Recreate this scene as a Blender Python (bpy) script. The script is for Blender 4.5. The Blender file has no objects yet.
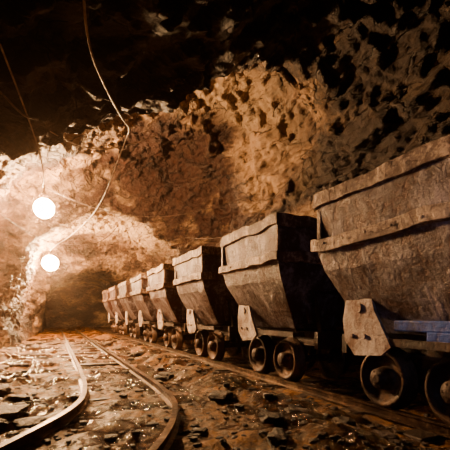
import bpy, bmesh, math, random
from mathutils import Vector, Matrix, noise
random.seed(7)
sc = bpy.context.scene
COL = sc.collection

# ------------------------------------------------------------------ helpers
def new_obj(name, me, mats=(), parent=None, smooth=False):
    ob = bpy.data.objects.new(name, me)
    for m in mats: me.materials.append(m)
    COL.objects.link(ob)
    if parent: ob.parent = parent
    if smooth:
        for p in me.polygons: p.use_smooth = True
    return ob

def empty(name, loc=(0,0,0)):
    e = bpy.data.objects.new(name, None); e.location = loc
    e.empty_display_size = .2
    COL.objects.link(e); return e

def nodes(name):
    m = bpy.data.materials.new(name); m.use_nodes = True
    nt = m.node_tree; nt.nodes.clear()
    out = nt.nodes.new('ShaderNodeOutputMaterial')
    b = nt.nodes.new('ShaderNodeBsdfPrincipled')
    nt.links.new(b.outputs[0], out.inputs[0])
    return m, nt, b

def nn(nt, typ, **kw):
    n = nt.nodes.new(typ)
    for k, v in kw.items():
        if k in n.inputs: n.inputs[k].default_value = v
        else: setattr(n, k, v)
    return n

def ramp(nt, src, stops):
    r = nt.nodes.new('ShaderNodeValToRGB')
    e = r.color_ramp.elements
    while len(e) < len(stops): e.new(.5)
    for i, (p, c) in enumerate(stops):
        e[i].position = p; e[i].color = (*c, 1) if len(c) == 3 else c
    nt.links.new(src, r.inputs[0]); return r

def g(v): return (v, v, v)

def mat_rock(name, dark=(.014,.007,.004), mid=(.075,.037,.018), light=(.36,.23,.12), painted_light=False, sc_=1.0):
    m, nt, b = nodes(name); L = nt.links
    tc = nn(nt, 'ShaderNodeTexCoord')
    mp = nn(nt, 'ShaderNodeMapping'); mp.inputs['Rotation'].default_value = (.5,.3,.4)
    mp.inputs['Scale'].default_value = (1*sc_, .6*sc_, 1.6*sc_)
    L.new(tc.outputs['Object'], mp.inputs[0])
    n1 = nn(nt, 'ShaderNodeTexNoise', Scale=.9, Detail=9, Roughness=.6, Distortion=.6)
    n2 = nn(nt, 'ShaderNodeTexNoise', Scale=9, Detail=7, Roughness=.68)
    nd = nn(nt, 'ShaderNodeTexNoise', Scale=2, Detail=4)
    mixv = nn(nt, 'ShaderNodeMixRGB'); mixv.inputs[0].default_value = .4
    L.new(mp.outputs[0], nd.inputs[0]); L.new(mp.outputs[0], mixv.inputs[1]); L.new(nd.outputs['Color'], mixv.inputs[2])
    v = nn(nt, 'ShaderNodeTexVoronoi', Scale=3.2); v.feature = 'DISTANCE_TO_EDGE'
    v2 = nn(nt, 'ShaderNodeTexVoronoi', Scale=8)
    for n in (n1, n2): L.new(mp.outputs[0], n.inputs['Vector'])
    L.new(mixv.outputs[0], v.inputs['Vector']); L.new(mixv.outputs[0], v2.inputs['Vector'])
    mm = nn(nt, 'ShaderNodeMixRGB'); mm.inputs[0].default_value = .25
    L.new(n1.outputs[0], mm.inputs[1]); L.new(n2.outputs[0], mm.inputs[2])
    c = ramp(nt, mm.outputs[0], [(.40, dark), (.49, mid), (.61, light)])
    col = c.outputs[0]
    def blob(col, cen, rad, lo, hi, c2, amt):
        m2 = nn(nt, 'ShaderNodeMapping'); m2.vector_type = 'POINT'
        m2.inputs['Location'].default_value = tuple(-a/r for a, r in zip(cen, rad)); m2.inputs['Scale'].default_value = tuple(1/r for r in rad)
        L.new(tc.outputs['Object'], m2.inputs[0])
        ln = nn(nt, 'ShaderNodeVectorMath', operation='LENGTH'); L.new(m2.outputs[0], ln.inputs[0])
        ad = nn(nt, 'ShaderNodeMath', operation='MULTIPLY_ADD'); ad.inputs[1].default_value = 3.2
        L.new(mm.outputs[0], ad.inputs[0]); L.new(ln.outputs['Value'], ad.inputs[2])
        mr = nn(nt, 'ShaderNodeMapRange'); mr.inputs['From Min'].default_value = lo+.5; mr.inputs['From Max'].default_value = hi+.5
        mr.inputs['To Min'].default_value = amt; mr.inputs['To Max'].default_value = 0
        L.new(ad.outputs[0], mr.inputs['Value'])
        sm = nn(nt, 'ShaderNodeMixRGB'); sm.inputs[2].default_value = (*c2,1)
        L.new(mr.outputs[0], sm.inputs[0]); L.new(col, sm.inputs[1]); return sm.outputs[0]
    if painted_light:   # light and shade painted into the rock colour, around a dark rock patch
        col = blob(col, (1.5,5.4,3.9), (1.9,.85,1.0), 1.95, 2.55, (.5,.35,.2), .75)  # lit band of the vault, painted paler
        col = blob(col, (2.3,8.2,3.6), (2.1,1.8,1.6), 1.85, 2.35, (.03,.009,.004), .95)  # dark reddish rock in between
        col = blob(col, (1.2,11.8,3.3), (1.7,1.6,1.2), 2.05, 2.5, (.6,.42,.23), .95)  # lit second arch, painted paler
        col = blob(col, (-.3,.8,2.8), (2.7,3.2,1.8), 1.9, 2.4, (.014,.009,.007), .92)  # shade on the near roof, painted dark
        col = blob(col, (1.4,3.0,3.4), (1.7,1.5,1.2), 2.0, 2.5, (.016,.009,.006), .9)  # more painted shade, towards the roof lip
        col = blob(col, (3.4,1.6,3.3), (1.7,2.6,2.0), 1.9, 2.5, (.03,.018,.012), .85)  # near right wall painted darker to dim the lamp light
        col = blob(col, (1.4,20,1), (2.5,4.2,2.2), 1.9, 2.5, (.01,.006,.004), .97)  # gloom of the far tunnel, painted into the rock
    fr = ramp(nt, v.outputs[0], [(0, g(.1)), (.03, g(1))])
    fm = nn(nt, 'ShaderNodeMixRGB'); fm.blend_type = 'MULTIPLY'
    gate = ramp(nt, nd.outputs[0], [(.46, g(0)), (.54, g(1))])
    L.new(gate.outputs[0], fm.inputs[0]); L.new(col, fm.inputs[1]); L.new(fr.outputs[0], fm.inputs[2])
    L.new(fm.outputs[0], b.inputs['Base Color'])
    add2 = nn(nt, 'ShaderNodeMath', operation='MULTIPLY_ADD'); add2.inputs[1].default_value = .7
    L.new(v2.outputs[0], add2.inputs[0]); L.new(n2.outputs[0], add2.inputs[2])
    add3 = nn(nt, 'ShaderNodeMath', operation='MULTIPLY_ADD'); add3.inputs[1].default_value = .3
    L.new(fr.outputs[0], add3.inputs[0]); L.new(add2.outputs[0], add3.inputs[2])
    bp = nn(nt, 'ShaderNodeBump', Strength=1.0, Distance=.11/sc_)
    L.new(add3.outputs[0], bp.inputs['Height']); L.new(bp.outputs[0], b.inputs['Normal'])
    b.inputs['Roughness'].default_value = .52
    b.inputs['Specular IOR Level'].default_value = .4
    return m

def mat_mud():
    m, nt, b = nodes('wet_mud'); L = nt.links
    tc = nn(nt, 'ShaderNodeTexCoord')
    n1 = nn(nt, 'ShaderNodeTexNoise', Scale=1.6, Detail=8, Roughness=.65)
    n2 = nn(nt, 'ShaderNodeTexNoise', Scale=13, Detail=9, Roughness=.75)
    n3 = nn(nt, 'ShaderNodeTexNoise', Scale=30, Detail=5, Roughness=.7)
    for n in (n1, n2, n3): L.new(tc.outputs['Object'], n.inputs['Vector'])
    mm = nn(nt, 'ShaderNodeMixRGB'); mm.inputs[0].default_value = .5
    L.new(n1.outputs[0], mm.inputs[1]); L.new(n2.outputs[0], mm.inputs[2])
    c = ramp(nt, mm.outputs[0], [(.42, (.012,.004,.001)), (.51, (.075,.025,.003)), (.61, (.42,.17,.014))])
    L.new(c.outputs[0], b.inputs['Base Color'])
    rr = ramp(nt, n1.outputs[0], [(.47, g(.1)), (.55, g(.55))])
    L.new(rr.outputs[0], b.inputs['Roughness'])
    b.inputs['Specular IOR Level'].default_value = .55
    b.inputs['Specular Tint'].default_value = (1,.68,.32,1)
    add = nn(nt, 'ShaderNodeMath', operation='MULTIPLY_ADD'); add.inputs[1].default_value = .5
    L.new(n3.outputs[0], add.inputs[0]); L.new(n2.outputs[0], add.inputs[2])
    bp = nn(nt, 'ShaderNodeBump', Strength=1, Distance=.07)
    L.new(add.outputs[0], bp.inputs['Height']); L.new(bp.outputs[0], b.inputs['Normal'])
    return m

def mat_metal(name, c0, c1, c2, metallic=.2, rough=(.35,.75), scale=5, bump=.02, p=(.43,.50,.56)):
    m, nt, b = nodes(name); L = nt.links
    tc = nn(nt, 'ShaderNodeTexCoord'); oi = nn(nt, 'ShaderNodeObjectInfo')
    ad = nn(nt, 'ShaderNodeVectorMath', operation='MULTIPLY_ADD')
    cx = nn(nt, 'ShaderNodeCombineXYZ')
    for i in range(3): L.new(oi.outputs['Random'], cx.inputs[i])
    L.new(cx.outputs[0], ad.inputs[0]); ad.inputs[1].default_value = (13, 13, 13)
    L.new(tc.outputs['Object'], ad.inputs[2])
    n1 = nn(nt, 'ShaderNodeTexNoise', Scale=scale*.6, Detail=9, Roughness=.7, Distortion=.5)
    n2 = nn(nt, 'ShaderNodeTexNoise', Scale=scale*6, Detail=6, Roughness=.7)
    mp = nn(nt, 'ShaderNodeMapping'); mp.inputs['Scale'].default_value = (3, 3, .7)
    n3 = nn(nt, 'ShaderNodeTexNoise', Scale=scale, Detail=6, Roughness=.6)
    L.new(ad.outputs[0], n1.inputs['Vector']); L.new(ad.outputs[0], n2.inputs['Vector'])
    L.new(ad.outputs[0], mp.inputs[0]); L.new(mp.outputs[0], n3.inputs['Vector'])
    a = nn(nt, 'ShaderNodeMixRGB'); a.inputs[0].default_value = .25
    L.new(n1.outputs[0], a.inputs[1]); L.new(n3.outputs[0], a.inputs[2])
    a2 = nn(nt, 'ShaderNodeMixRGB'); a2.inputs[0].default_value = .3
    L.new(a.outputs[0], a2.inputs[1]); L.new(n2.outputs[0], a2.inputs[2])
    c = ramp(nt, a2.outputs[0], [(p[0], c0), (p[1], c1), (p[2], c2)])
    L.new(c.outputs[0], b.inputs['Base Color'])
    rr = ramp(nt, n2.outputs[0], [(.4, g(rough[0])), (.6, g(rough[1]))])
    L.new(rr.outputs[0], b.inputs['Roughness'])
    b.inputs['Metallic'].default_value = metallic
    bp = nn(nt, 'ShaderNodeBump', Strength=1, Distance=bump)
    L.new(a2.outputs[0], bp.inputs['Height']); L.new(bp.outputs[0], b.inputs['Normal'])
    return m

def mat_emit(name, col, s):
    m, nt, b = nodes(name)
    b.inputs['Base Color'].default_value = (*col, 1)
    b.inputs['Emission Color'].default_value = (*col, 1)
    b.inputs['Emission Strength'].default_value = s
    return m

M_rock = mat_rock('limestone_rock', painted_light=True)
M_mud = mat_mud()
M_stone = mat_rock('rubble_rock', (.012,.006,.003), (.035,.017,.007), (.12,.06,.022), sc_=4)
M_body = mat_metal('hopper_rusty_paint', (.055,.012,.003), (.075,.05,.045), (.27,.225,.24), metallic=.3, bump=.045, p=(.455,.50,.575), rough=(.3,.65))
M_rim = mat_metal('hopper_rim_dusty', (.055,.015,.005), (.14,.08,.05), (.5,.38,.28), scale=7, metallic=.2, bump=.035)
M_plate = mat_metal('pale_plate', (.13,.055,.025), (.34,.27,.23), (.62,.55,.5), scale=6, p=(.43,.495,.57))
M_frame = mat_metal('underframe_steel', (.015,.009,.006), (.035,.02,.012), (.09,.05,.028))
M_wheel = mat_metal('wheel_steel', (.02,.010,.006), (.045,.022,.012), (.13,.07,.035), metallic=.5)
M_rail = mat_metal('rail_steel', (.03,.015,.008), (.08,.045,.025), (.25,.17,.11), metallic=.8, rough=(.3,.6), bump=.004)
M_wood = mat_metal('sleeper_wood', (.02,.012,.008), (.04,.024,.014), (.08,.05,.03), metallic=0)
M_blue = mat_metal('blue_paint', (.01,.02,.08), (.012,.05,.3), (.03,.11,.45), metallic=.1)
M_cable = mat_metal('cable_rubber', (.3,.22,.17), (.5,.42,.34), (.7,.6,.5), metallic=0)
M_wire = mat_metal('wire_dark', (.02,.012,.01), (.06,.04,.03), (.15,.1,.08), metallic=0)

# ------------------------------------------------------------------ tunnel shell
ST = [
 (-4.0, [(-2.0,-.2),(-2.0,.7),(-1.6,1.6),(-.5,2.15),(.85,2.8),(1.6,3.35),(2.5,3.75),(3.4,3.5),(3.9,2.6),(4.0,1.2),(4.0,-.2)]),
 (4.0,  [(-2.0,-.2),(-2.0,.7),(-1.6,1.6),(-.5,2.15),(.85,2.88),(1.6,3.45),(2.5,3.8),(3.4,3.4),(3.9,2.6),(4.0,1.2),(4.0,-.2)]),
 (4.7,  [(-1.6,-.2),(-1.6,.8),(-1.4,1.8),(-.6,2.95),(.7,3.75),(1.6,4.2),(2.6,4.35),(3.4,3.8),(3.85,2.7),(3.95,1.2),(3.95,-.2)]),
 (8.4,  [(-1.2,-.2),(-1.3,.8),(-1.15,1.8),(-.5,2.95),(.6,3.7),(1.5,4.1),(2.5,4.15),(3.3,3.6),(3.8,2.5),(3.9,1.2),(3.9,-.2)]),
 (9.6, [(-.8,-.2),(-.85,.7),(-.75,1.6),(-.3,2.35),(.5,2.95),(1.3,3.2),(2.1,3.1),(2.8,2.65),(3.3,2.0),(3.5,1),(3.5,-.2)]),
 (10.3, [(-.7,-.2),(-.8,.7),(-.75,1.7),(-.35,2.75),(.5,3.5),(1.4,3.75),(2.2,3.7),(3.0,3.2),(3.6,2.2),(3.6,1),(3.6,-.2)]),
 (14.5, [(-.5,-.2),(-.6,.7),(-.55,1.7),(-.2,2.75),(.6,3.3),(1.3,3.45),(2.1,3.4),(2.9,3.0),(3.5,2.2),(3.6,1),(3.6,-.2)]),
 (16.0, [(-.3,-.2),(-.3,.7),(-.2,1.4),(.1,2.0),(.6,2.35),(1.3,2.5),(2.0,2.5),(2.7,2.3),(3.2,1.8),(3.4,1),(3.4,-.2)]),
 (24.0, [(-.3,-.2),(-.3,.7),(-.2,1.4),(.1,2.0),(.6,2.35),(1.3,2.5),(2.0,2.5),(2.7,2.3),(3.2,1.8),(3.4,1),(3.4,-.2)]),
]
def cr(p0,p1,p2,p3,t):
    return .5*((2*p1)+(-p0+p2)*t+(2*p0-5*p1+4*p2-p3)*t*t+(-p0+3*p1-3*p2+p3)*t**3)
def sec_pt(pts, s):
    n = len(pts)-1; x = s*n; i = min(int(x), n-1); f = x-i
    P = lambda k: pts[max(0, min(n, k))]
    return tuple(cr(P(i-1)[a],P(i)[a],P(i+1)[a],P(i+2)[a],f) for a in (0,1))
def shell(s, t):
    for k in range(len(ST)-1):
        if t <= ST[k+1][0] or k == len(ST)-2: break
    t0, A = ST[k]; t1, B = ST[k+1]
    f = max(0, min(1, (t-t0)/(t1-t0))); f = f*f*(3-2*f)
    a = sec_pt(A, s); b = sec_pt(B, s)
    return a[0]*(1-f)+b[0]*f, a[1]*(1-f)+b[1]*f

def facet(p, amp, tilt):
    ds, pts = noise.voronoi(p)
    c = pts[0]
    rv = noise.noise_vector(c*7.31)*2.2
    off = noise.noise(c*5.17)
    k = min(1, (ds[1]-ds[0])*6)
    return amp*(tilt*(p-c).dot(rv) + off) * (.35+.65*k)
def rock_disp(p):
    w = p + .22*noise.noise_vector(p*.8)
    d = .20*noise.noise(Vector((p.x*.8, p.y*.5, p.z*.9)))
    d += facet(Vector((w.x*1.1, w.y*.75, w.z*1.5)), .20, .8)
    d += facet(Vector((w.x*2.9+9, w.y*2.1, w.z*4.0)), .12, .95)
    d += facet(Vector((w.x*6.5+3, w.y*5.5, w.z*8.5)), .06, 1.0)
    d += .03*noise.noise(p*11)
    return d

NT, NS = 640, 360
ts = []
for i in range(NT+1):
    u = i/NT
    ts.append(-3.8 + 27.6*(u*.7 + .3*u**2.2))
grid = [[None]*(NS+1) for _ in range(NT+1)]
for i, t in enumerate(ts):
    base = []
    for j in range(NS+1):
        a = shell(j/NS, t); base.append(Vector((a[0], t, a[1])))
    for j in range(NS+1):
        a = base[max(0,j-2)]; b = base[min(NS,j+2)]
        tg = (b-a).normalized(); nrm = Vector((-tg.z, 0, tg.x))
        p = base[j]
        amp = min(1, .35 + max(0, p.z)*.5)
        if t > 4.4: amp *= .85 if t < 8.5 else .65
        d = rock_disp(p)*amp
        q = p + nrm*d
        q.y += .5*d
        grid[i][j] = q
def strip(name, j0, j1):
    vs = [grid[i][j] for i in range(NT+1) for j in range(j0, j1+1)]
    w = j1-j0+1
    fs = [(i*w+j, i*w+j+1, (i+1)*w+j+1, (i+1)*w+j) for i in range(NT) for j in range(w-1)]
    me = bpy.data.meshes.new(name); me.from_pydata(vs, [], fs); me.update()
    return new_obj(name, me, [M_rock], smooth=True)
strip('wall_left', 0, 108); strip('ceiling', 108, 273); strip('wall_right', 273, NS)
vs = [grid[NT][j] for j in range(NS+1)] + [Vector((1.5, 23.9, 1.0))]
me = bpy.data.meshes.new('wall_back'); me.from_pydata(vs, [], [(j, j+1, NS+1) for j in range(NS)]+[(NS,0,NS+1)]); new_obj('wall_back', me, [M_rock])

# ------------------------------------------------------------------ floor
def floor_z(x, y):
    p = Vector((x, y, 0))
    z = .06*noise.noise(p*1.1) + .05*noise.noise(p*3.1+Vector((5,2,1))) + .03*noise.noise(p*7) + .018*noise.noise(p*17)
    def bed(c, h): return max(0, 1-max(0, abs(x-c)-h)/.2)
    k = bed(2.45, .34)
    if y > 2.6: k = max(k, .5*bed(.62, .34))
    else: k = max(k, .35)
    z = z*(1-.7*k) - .005
    z += .12*math.exp(-((x-1.55)/.25)**2)*(.5+noise.noise(Vector((x*2,y*1.5,3))))
    if x < -.5: z += .12*min(1, (-.5-x))
    return z
NX, NY = 300, 560
vs = []
for i in range(NY+1):
    u = i/NY; y = -3.8 + 27.8*(u*.55+.45*u**2.4)
    for j in range(NX+1):
        x = -2.4 + 6.8*j/NX
        vs.append((x, y, floor_z(x, y)))
w = NX+1
me = bpy.data.meshes.new('floor')
me.from_pydata(vs, [], [(i*w+j, i*w+j+1, (i+1)*w+j+1, (i+1)*w+j) for i in range(NY) for j in range(NX)])
new_obj('floor', me, [M_mud], smooth=True)

# rubble
def add_stone(bm, loc, r, flat=.6):
    res = bmesh.ops.create_icosphere(bm, subdivisions=2 if r > .03 else 1, radius=1)
    off = Vector((random.random()*50,)*3)
    sx, sy, sz = random.uniform(.7,1.4), random.uniform(.7,1.3), flat*random.uniform(.7,1.2)
    rot = Matrix.Rotation(random.random()*6.28, 3, 'Z')
    for v in res['verts']:
        c = v.co.normalized()
        k = 1+.55*noise.noise(c*1.2+off)+.2*noise.noise(c*3+off)
        q = c*k; q.x = max(-.75, min(.8, q.x)); q.z = max(-.6, min(.7, q.z))
        q = Vector((q.x*sx*r, q.y*sy*r, q.z*sz*r))
        v.co = rot @ q + Vector(loc)
bm = bmesh.new()
cnt = 0
while cnt < 2600:
    y = .9 + 10*random.random()**1.7; x = random.uniform(-.9, 3.3)
    if abs(x-2.15) < .08 or abs(x-2.75) < .08: continue
    if y > 2.4 and (abs(x-.32) < .08 or abs(x-.94) < .08): continue
    if x < -.7 + .02*y: continue
    r = random.choice([.01,.012,.016,.02,.022,.03])*random.uniform(.7,1.3)
    if random.random() < .07 and (1.15 < x < 1.75 or x < -.1): r = random.uniform(.05,.1)
    add_stone(bm, (x, y, floor_z(x, y)+r*.1), r); cnt += 1
me = bpy.data.meshes.new('rubble'); bm.to_mesh(me); bm.free()
new_obj('rubble_stones', me, [M_stone])
bm = bmesh.new()
for (x, y, r) in [(-.32,3.1,.17),(-.12,2.85,.1),(-.62,3.4,.2),(-.2,3.6,.12),(-.55,4.2,.2)]:
    add_stone(bm, (x, y, floor_z(x,y)+.03), r, .3)
me = bpy.data.meshes.new('slabs'); bm.to_mesh(me); bm.free()
new_obj('rock_slabs', me, [M_stone])

# ------------------------------------------------------------------ mesh parts
def box(bm, c, s, mi=0, rot=None, taper=None):
    res = bmesh.ops.create_cube(bm, size=1)
    for v in res['verts']:
        q = Vector((v.co.x*s[0], v.co.y*s[1], v.co.z*s[2]))
        if rot: q = rot @ q
        v.co = q + Vector(c)
    for f in {f for v in res['verts'] for f in v.link_faces}: f.material_index = mi
    return res['verts']

def cyl(bm, c, r, h, axis='X', mi=0, seg=16, r2=None):
    m = {'X': Matrix.Rotation(math.pi/2, 4, 'Y'), 'Y': Matrix.Rotation(math.pi/2, 4, 'X'), 'Z': Matrix.Identity(4)}[axis]
    res = bmesh.ops.create_cone(bm, cap_ends=True, segments=seg, radius1=r, radius2=r if r2 is None else r2, depth=h, matrix=Matrix.Translation(c) @ m)
    for f in {f for v in res['verts'] for f in v.link_faces}: f.material_index = mi

def lathe_x(bm, prof, cx, cy, cz, sgn=1, seg=36, mi=0):
    rings = []
    for (x, r) in prof:
        rings.append([bm.verts.new((cx+sgn*x, cy+r*math.cos(2*math.pi*k/seg), cz+r*math.sin(2*math.pi*k/seg))) for k in range(seg)])
    for a, b in zip(rings, rings[1:]):
        for k in range(seg):
            f = bm.faces.new((a[k], a[(k+1)%seg], b[(k+1)%seg], b[k])); f.material_index = mi; f.smooth = True
    for rg in (rings[0], rings[-1]):
        f = bm.faces.new(rg); f.material_index = mi

def prism(bm, poly, x0, x1, mi=0):
    a = [bm.verts.new((x0, y, z)) for y, z in poly]; b = [bm.verts.new((x1, y, z)) for y, z in poly]
    n = len(poly)
    fs = [bm.faces.new(a), bm.faces.new(b[::-1])]
    for k in range(n): fs.append(bm.faces.new((a[k], b[k], b[(k+1)%n], a[(k+1)%n])))
    for f in fs: f.material_index = mi

def finish(bm, name, mats, parent, bevel=0):
    bmesh.ops.recalc_face_normals(bm, faces=bm.faces)
    me = bpy.data.meshes.new(name); bm.to_mesh(me); bm.free()
    ob = new_obj(name, me, mats, parent)
    if bevel:
        b = ob.modifiers.new('b', 'BEVEL'); b.width = bevel; b.segments = 2; b.limit_method = 'ANGLE'
    return ob

R = .205
def hopper_mesh(seed):
    bm = bmesh.new()
    so = Vector((seed*7.3, seed*3.1, 0))
    rings = [(.645,.625,1.55),(.645,.625,1.45),(.62,.60,1.445),(.612,.595,1.34),(.60,.585,1.22),(.655,.635,1.215),(.655,.635,1.13),
             (.615,.60,1.125),(.575,.58,.98),(.47,.52,.78),(.32,.44,.52)]
    N = 20
    def ring(hx, hy, z, wob=.02):
        vs = []; pts = []
        for k in range(N): pts.append((hx, -hy+2*hy*k/N))
        for k in range(N): pts.append((hx-2*hx*k/N, hy))
        for k in range(N): pts.append((-hx, hy-2*hy*k/N))
        for k in range(N): pts.append((-hx+2*hx*k/N, -hy))
        for x, y in pts:
            q = Vector((x*3, y*3, z*3))+so
            d = noise.noise(q)*wob*1.6 + noise.noise(q*3)*wob*.5
            vs.append(bm.verts.new((x*(1+d), y*(1+d), z+noise.noise(q*1.7)*wob*1.2)))
        return vs
    rs = [ring(*r) for r in rings]
    ins = [ring(.61,.59,1.55), ring(.585,.57,1.30)]
    def skin(a, b, mi):
        n = len(a)
        for k in range(n):
            f = bm.faces.new((a[k], a[(k+1)%n], b[(k+1)%n], b[k])); f.material_index = mi
    mis = [1,1,0,0,1,1,1,0,0,0]
    for k in range(len(rs)-1): skin(rs[k], rs[k+1], mis[k])
    skin(ins[0], rs[0], 1); skin(ins[1], ins[0], 0)
    bm.faces.new(rs[-1])
    c = bm.verts.new((0,0,1.42)); n = len(ins[1])
    for k in range(n):
        f = bm.faces.new((ins[1][k], ins[1][(k+1)%n], c)); f.material_index = 2
    for sx in (-1,1):
        for sy in (-1,1):
            box(bm, (sx*.607, sy*.588, 1.335), (.04,.04,.23), 1)
        for k in range(6):
            cyl(bm, (sx*.657, -.5+k*.2, 1.172), .009, .012, 'X', 1, 8)
    for sy in (-1,1):
        for x in (-.25,.25):
            rot = Matrix.Rotation(sy*math.atan2(.155,.46), 3, 'X')
            box(bm, (x, sy*.52, .77), (.05,.025,.42), 0, rot)
    bmesh.ops.recalc_face_normals(bm, faces=bm.faces)
    me = bpy.data.meshes.new('hopper'); bm.to_mesh(me); bm.free()
    for m in (M_body, M_rim, M_stone): me.materials.append(m)
    return me

def frame_mesh():
    bm = bmesh.new()
    for sx in (-1,1):
        box(bm, (sx*.19,0,.43), (.02,1.42,.13)); box(bm, (sx*.205,0,.49), (.05,1.42,.015)); box(bm, (sx*.205,0,.37), (.05,1.42,.015))
        for y in (-.27,.27):
            prism(bm, [(y-.11,.36),(y-.05,.15),(y+.05,.15),(y+.11,.36)], sx*.185, sx*.205)
    for y in (-.70,.70):
        box(bm, (0,y,.42), (.56,.05,.15))
        s = 1 if y > 0 else -1
        box(bm, (0,y+s*.06,.41), (.16,.09,.1)); cyl(bm, (0,y+s*.12,.41), .085, .035, 'Y')
        for x in (-.2,.2):
            prism(bm, [(y,.48),(y-s*.05,.48),(y-s*.20,.9),(y-s*.15,.92)], x-.012, x+.012)
        box(bm, (0,y-s*.165,.88), (.5,.03,.06))
    box(bm, (0,0,.42), (.38,.06,.1)); box(bm, (0,.35,.43), (.38,.05,.1)); box(bm, (0,-.35,.43), (.38,.05,.1))
    box(bm, (0,0,.505), (.5,.7,.05))
    box(bm, (-.43,-.02,.47), (.02,1.1,.05)); box(bm, (-.36,-.5,.47), (.16,.04,.04)); box(bm, (-.36,.5,.47), (.16,.04,.04))
    bmesh.ops.recalc_face_normals(bm, faces=bm.faces)
    me = bpy.data.meshes.new('underframe'); bm.to_mesh(me); bm.free(); me.materials.append(M_frame)
    return me

def wheels_mesh():
    bm = bmesh.new()
    prof = [(.0,.0+.02),(.0,.06),(.015,.07),(.018,R-.05),(.0,R-.035),(-.0,R+.022),(.018,R+.022),(.03,R),(.10,R-.006),(.105,R-.03),(.07,R-.045),(.055,R-.075),
            (.05,.085),(.10,.075),(.135,.068),(.14,.045),(.15,.04),(.15,.02)]
    for y in (-.27,.27):
        for sx in (-1,1):
            lathe_x(bm, prof, sx*.235, y, R, sx)
            for k in range(6):
                a = k*math.pi/3
                cyl(bm, (sx*(.235+.125), y+.052*math.cos(a), R+.052*math.sin(a)), .009, .03, 'X', 0, 6)
        cyl(bm, (0,y,R), .035, .5, 'X')
    bmesh.ops.recalc_face_normals(bm, faces=bm.faces)
    me = bpy.data.meshes.new('wheelsets'); bm.to_mesh(me); bm.free(); me.materials.append(M_wheel)
    return me

def plate_mesh():
    bm = bmesh.new()
    for sx in (-1,1):
        prism(bm, [(.08,.44),(.16,.38),(.40,.36),(.50,.46),(.52,.62),(.47,.84),(.36,.94),(.27,.86),(.22,.68)], sx*.43, sx*.455)
        box(bm, (sx*.34, .33, .47), (.2,.1,.03))
        cyl(bm, (sx*.46,.36,.70), .035, .02, 'X')
        cyl(bm, (sx*.46,.30,.50), .016, .02, 'X'); cyl(bm, (sx*.46,.42,.50), .016, .02, 'X')
    bmesh.ops.recalc_face_normals(bm, faces=bm.faces)
    me = bpy.data.meshes.new('side_plate'); bm.to_mesh(me); bm.free(); me.materials.append(M_plate)
    return me

MF, MW, MP = frame_mesh(), wheels_mesh(), plate_mesh()
RAILTOP = .07
for k in range(8):
    yc = 1.62 + 1.84*k
    if k == 0: yc = 1.70
    e = empty('mine_cart' if k == 0 else 'mine_cart.%03d' % k, (2.45, yc, RAILTOP))
    for nm, me in (('hopper', hopper_mesh(k)), ('underframe', MF), ('wheelsets', MW), ('side_plate', MP)):
        ob = bpy.data.objects.new(nm, me); COL.objects.link(ob); ob.parent = e
        if nm == 'hopper':
            b = ob.modifiers.new('b', 'BEVEL'); b.width = .006; b.segments = 2; b.limit_method = 'ANGLE'
    if k == 0:
        bm = bmesh.new()
        box(bm, (-.36,-.12,.58), (.12,.42,.07)); box(bm, (-.40,-.25,.51), (.05,.2,.08))
        finish(bm, 'blue_toolbox_bracket', [M_blue], e, .01)
    if k < 7:
        bm = bmesh.new(); box(bm, (0,.92,.41), (.05,.2,.03)); finish(bm, 'drawbar', [M_frame], e)

# ------------------------------------------------------------------ tracks
def rail_strip(bm, path):
    prof = [(-.035,0),(.035,0),(.035,.008),(.008,.016),(.008,.05),(.02,.056),(.02,.07),(-.02,.07),(-.02,.056),(-.008,.05),(-.008,.016),(-.035,.008)]
    rings = []
    for i, p in enumerate(path):
        a = Vector(path[max(0,i-1)]); b = Vector(path[min(len(path)-1,i+1)])
        d = (b-a).normalized(); n = Vector((d.y, -d.x, 0))
        rings.append([bm.verts.new(Vector(p)+n*u+Vector((0,0,v))) for u, v in prof])
    for a, b in zip(rings, rings[1:]):
        for k in range(len(prof)): bm.faces.new((a[k], a[(k+1)%len(prof)], b[(k+1)%len(prof)], b[k]))
    bm.faces.new(rings[0]); bm.faces.new(rings[-1])
def smooth_path(pts, n=12, z=0):
    out = []
    for i in range(len(pts)-1):
        P = lambda k: pts[max(0,min(len(pts)-1,k))]
        for j in range(n):
            f = j/n; out.append((cr(P(i-1)[0],P(i)[0],P(i+1)[0],P(i+2)[0],f), cr(P(i-1)[1],P(i)[1],P(i+1)[1],P(i+2)[1],f), z))
    out.append((*pts[-1], z)); return out
tr = empty('mine_track', (0,0,0))
bm = bmesh.new()
rail_strip(bm, [(2.15,y*.5-2,0) for y in range(0,47)]); rail_strip(bm, [(2.75,y*.5-2,0) for y in range(0,47)])
finish(bm, 'rails', [M_rail], tr)
bm = bmesh.new()
y = -2
while y < 20:
    box(bm, (2.45,y,-.022), (1.0,.16,.05)); y += .6
finish(bm, 'sleepers', [M_wood], tr, .008)
tr = empty('mine_track.001', (0,0,0))
Lp = [(-1.2,1.0),(-.62,1.6),(-.16,2.3),(.16,2.95),(.28,3.6),(.32,4.6),(.34,6.5),(.36,9),(.40,13),(.45,19)]
Rp = [(-.9,.15),(-.1,1.05),(.5,1.9),(.82,2.65),(.92,3.4),(.94,4.6),(.95,6.5),(.96,9),(1.0,13),(1.05,19)]
bm = bmesh.new(); rail_strip(bm, smooth_path(Lp)); rail_strip(bm, smooth_path(Rp)); finish(bm, 'rails', [M_rail], tr)
bm = bmesh.new()
for i in range(26):
    y = 2.9+.62*i; box(bm, (.64+.005*i,y,-.035), (.95,.16,.05), 0, Matrix.Rotation(random.uniform(-.05,.05),3,'Z'))
for (x,y,a) in [(.36,2.35,-.5),(.02,1.85,-.75)]: box(bm, (x,y,-.035), (.95,.16,.05), 0, Matrix.Rotation(-a*-.6,3,'Z'))
finish(bm, 'sleepers', [M_wood], tr, .008)

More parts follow.
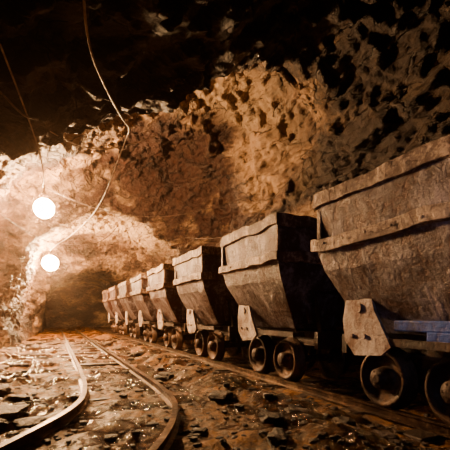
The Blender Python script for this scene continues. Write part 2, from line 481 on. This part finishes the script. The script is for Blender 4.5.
# ------------------------------------------------------------------ lamps
def mine_lamp(name, loc, r, top, strength):
    e = empty(name, loc)
    bm = bmesh.new(); bmesh.ops.create_uvsphere(bm, u_segments=24, v_segments=16, radius=r)
    for f in bm.faces: f.smooth = True
    finish(bm, 'globe', [mat_emit('bulb_glow', (1,.56,.245), strength)], e)
    bm = bmesh.new()
    q = .08
    cyl(bm, (0,0,r+.03), q, .08, 'Z', seg=24); cyl(bm, (0,0,r+.10), q*.6, .08, 'Z', seg=24, r2=.02)
    cyl(bm, (0,0,(r+.12+top)/2), .012, top-r-.12, 'Z', seg=8)
    finish(bm, 'cap_and_stem', [M_frame], e)
    return e
mine_lamp('mine_lamp', (-.1, 7.5, 2.62), .17, .42, 1650)
mine_lamp('mine_lamp.001', (-.0, 13.2, 2.36), .24, .42, 1150)

# cables
def cable(name, pts, r, mat=None):
    cu = bpy.data.curves.new(name, 'CURVE'); cu.dimensions = '3D'; cu.bevel_depth = r; cu.bevel_resolution = 2
    sp = cu.splines.new('NURBS'); sp.points.add(len(pts)-1); sp.order_u = 3; sp.use_endpoint_u = True; sp.resolution_u = 8
    for p, q in zip(sp.points, pts): p.co = (*q, 1)
    cu.materials.append(mat or M_cable)
    ob = bpy.data.objects.new(name, cu); COL.objects.link(ob)
cable('power_cable', [(.165,2.2,2.50),(.19,2.5,2.42),(.42,3.1,2.45),(.62,3.6,2.52),(.756,4.0,2.66),(.76,4.25,2.66),(.73,4.6,2.55),(.66,5.4,2.30),(.55,6.3,2.2),(.3,8.0,2.2),(.1,10,2.4),(0,13.2,2.75)], .008)
cable('loose_wire', [(-.45,2.7,2.2),(-.30,2.75,2.14),(-.2,2.8,2.05),(-.13,2.85,2.03),(-.076,2.9,2.06)], .007)
cable('loose_wire.001', [(-.1,7.5,3.0),(.6,7.6,2.75),(1.6,7.4,2.6),(2.6,7.0,2.7),(3.5,6.4,3.0)], .006, M_wire)
cable('loose_wire.002', [(3.7,5.2,3.1),(3.5,6.2,2.5),(3.3,7.6,2.3),(3.1,9.2,2.7)], .006, M_wire)
cable('loose_wire.003', [(-.25,2.4,2.2),(-.1,3.4,2.15),(-.05,4.4,2.15),(-.1,5.6,2.4),(-.1,7.5,3.0)], .006)
cable('loose_wire.004', [(.0,3.6,2.3),(.3,4.6,2.6),(.9,5.6,3.1),(1.6,6.2,3.7)], .005)
cable('loose_wire.005', [(-.9,6.0,2.3),(-.4,6.6,2.0),(.2,7.5,1.95),(1.1,8.8,2.3),(1.5,9.5,2.9)], .006, M_wire)

# ------------------------------------------------------------------ added cool fill spot with no visible source, lighting the nearest cart
ld = bpy.data.lights.new('cool_fill_spot', 'SPOT'); ld.energy = 34; ld.color = (.46,.55,1); ld.spot_size = math.radians(50); ld.spot_blend = 1; ld.shadow_soft_size = .1
lo = bpy.data.objects.new('cool_fill_spot', ld); COL.objects.link(lo); lo.location = (-.7,-.3,1.2)
lo.rotation_euler = (Vector((1.9,1.6,1.05))-lo.location).to_track_quat('-Z','Y').to_euler()
w = bpy.data.worlds.new('World'); sc.world = w; w.use_nodes = True
w.node_tree.nodes['Background'].inputs[0].default_value = (.02,.025,.04,1); w.node_tree.nodes['Background'].inputs[1].default_value = .3
# dusty air
vsn = w.node_tree.nodes.new('ShaderNodeVolumeScatter'); vsn.inputs['Density'].default_value = .002; vsn.inputs['Anisotropy'].default_value = .92
vsn.inputs['Color'].default_value = (1,.7,.5,1)
w.node_tree.links.new(vsn.outputs[0], w.node_tree.nodes['World Output'].inputs['Volume'])

# ------------------------------------------------------------------ camera
cd = bpy.data.cameras.new('camera'); cd.sensor_width = 36; cd.lens = 36*380/450; cd.shift_y = .2; cd.clip_start = .02
co = bpy.data.objects.new('camera', cd); COL.objects.link(co)
co.location = (0,0,.72); co.rotation_euler = (math.radians(90),0,math.radians(-24.7))
sc.camera = co
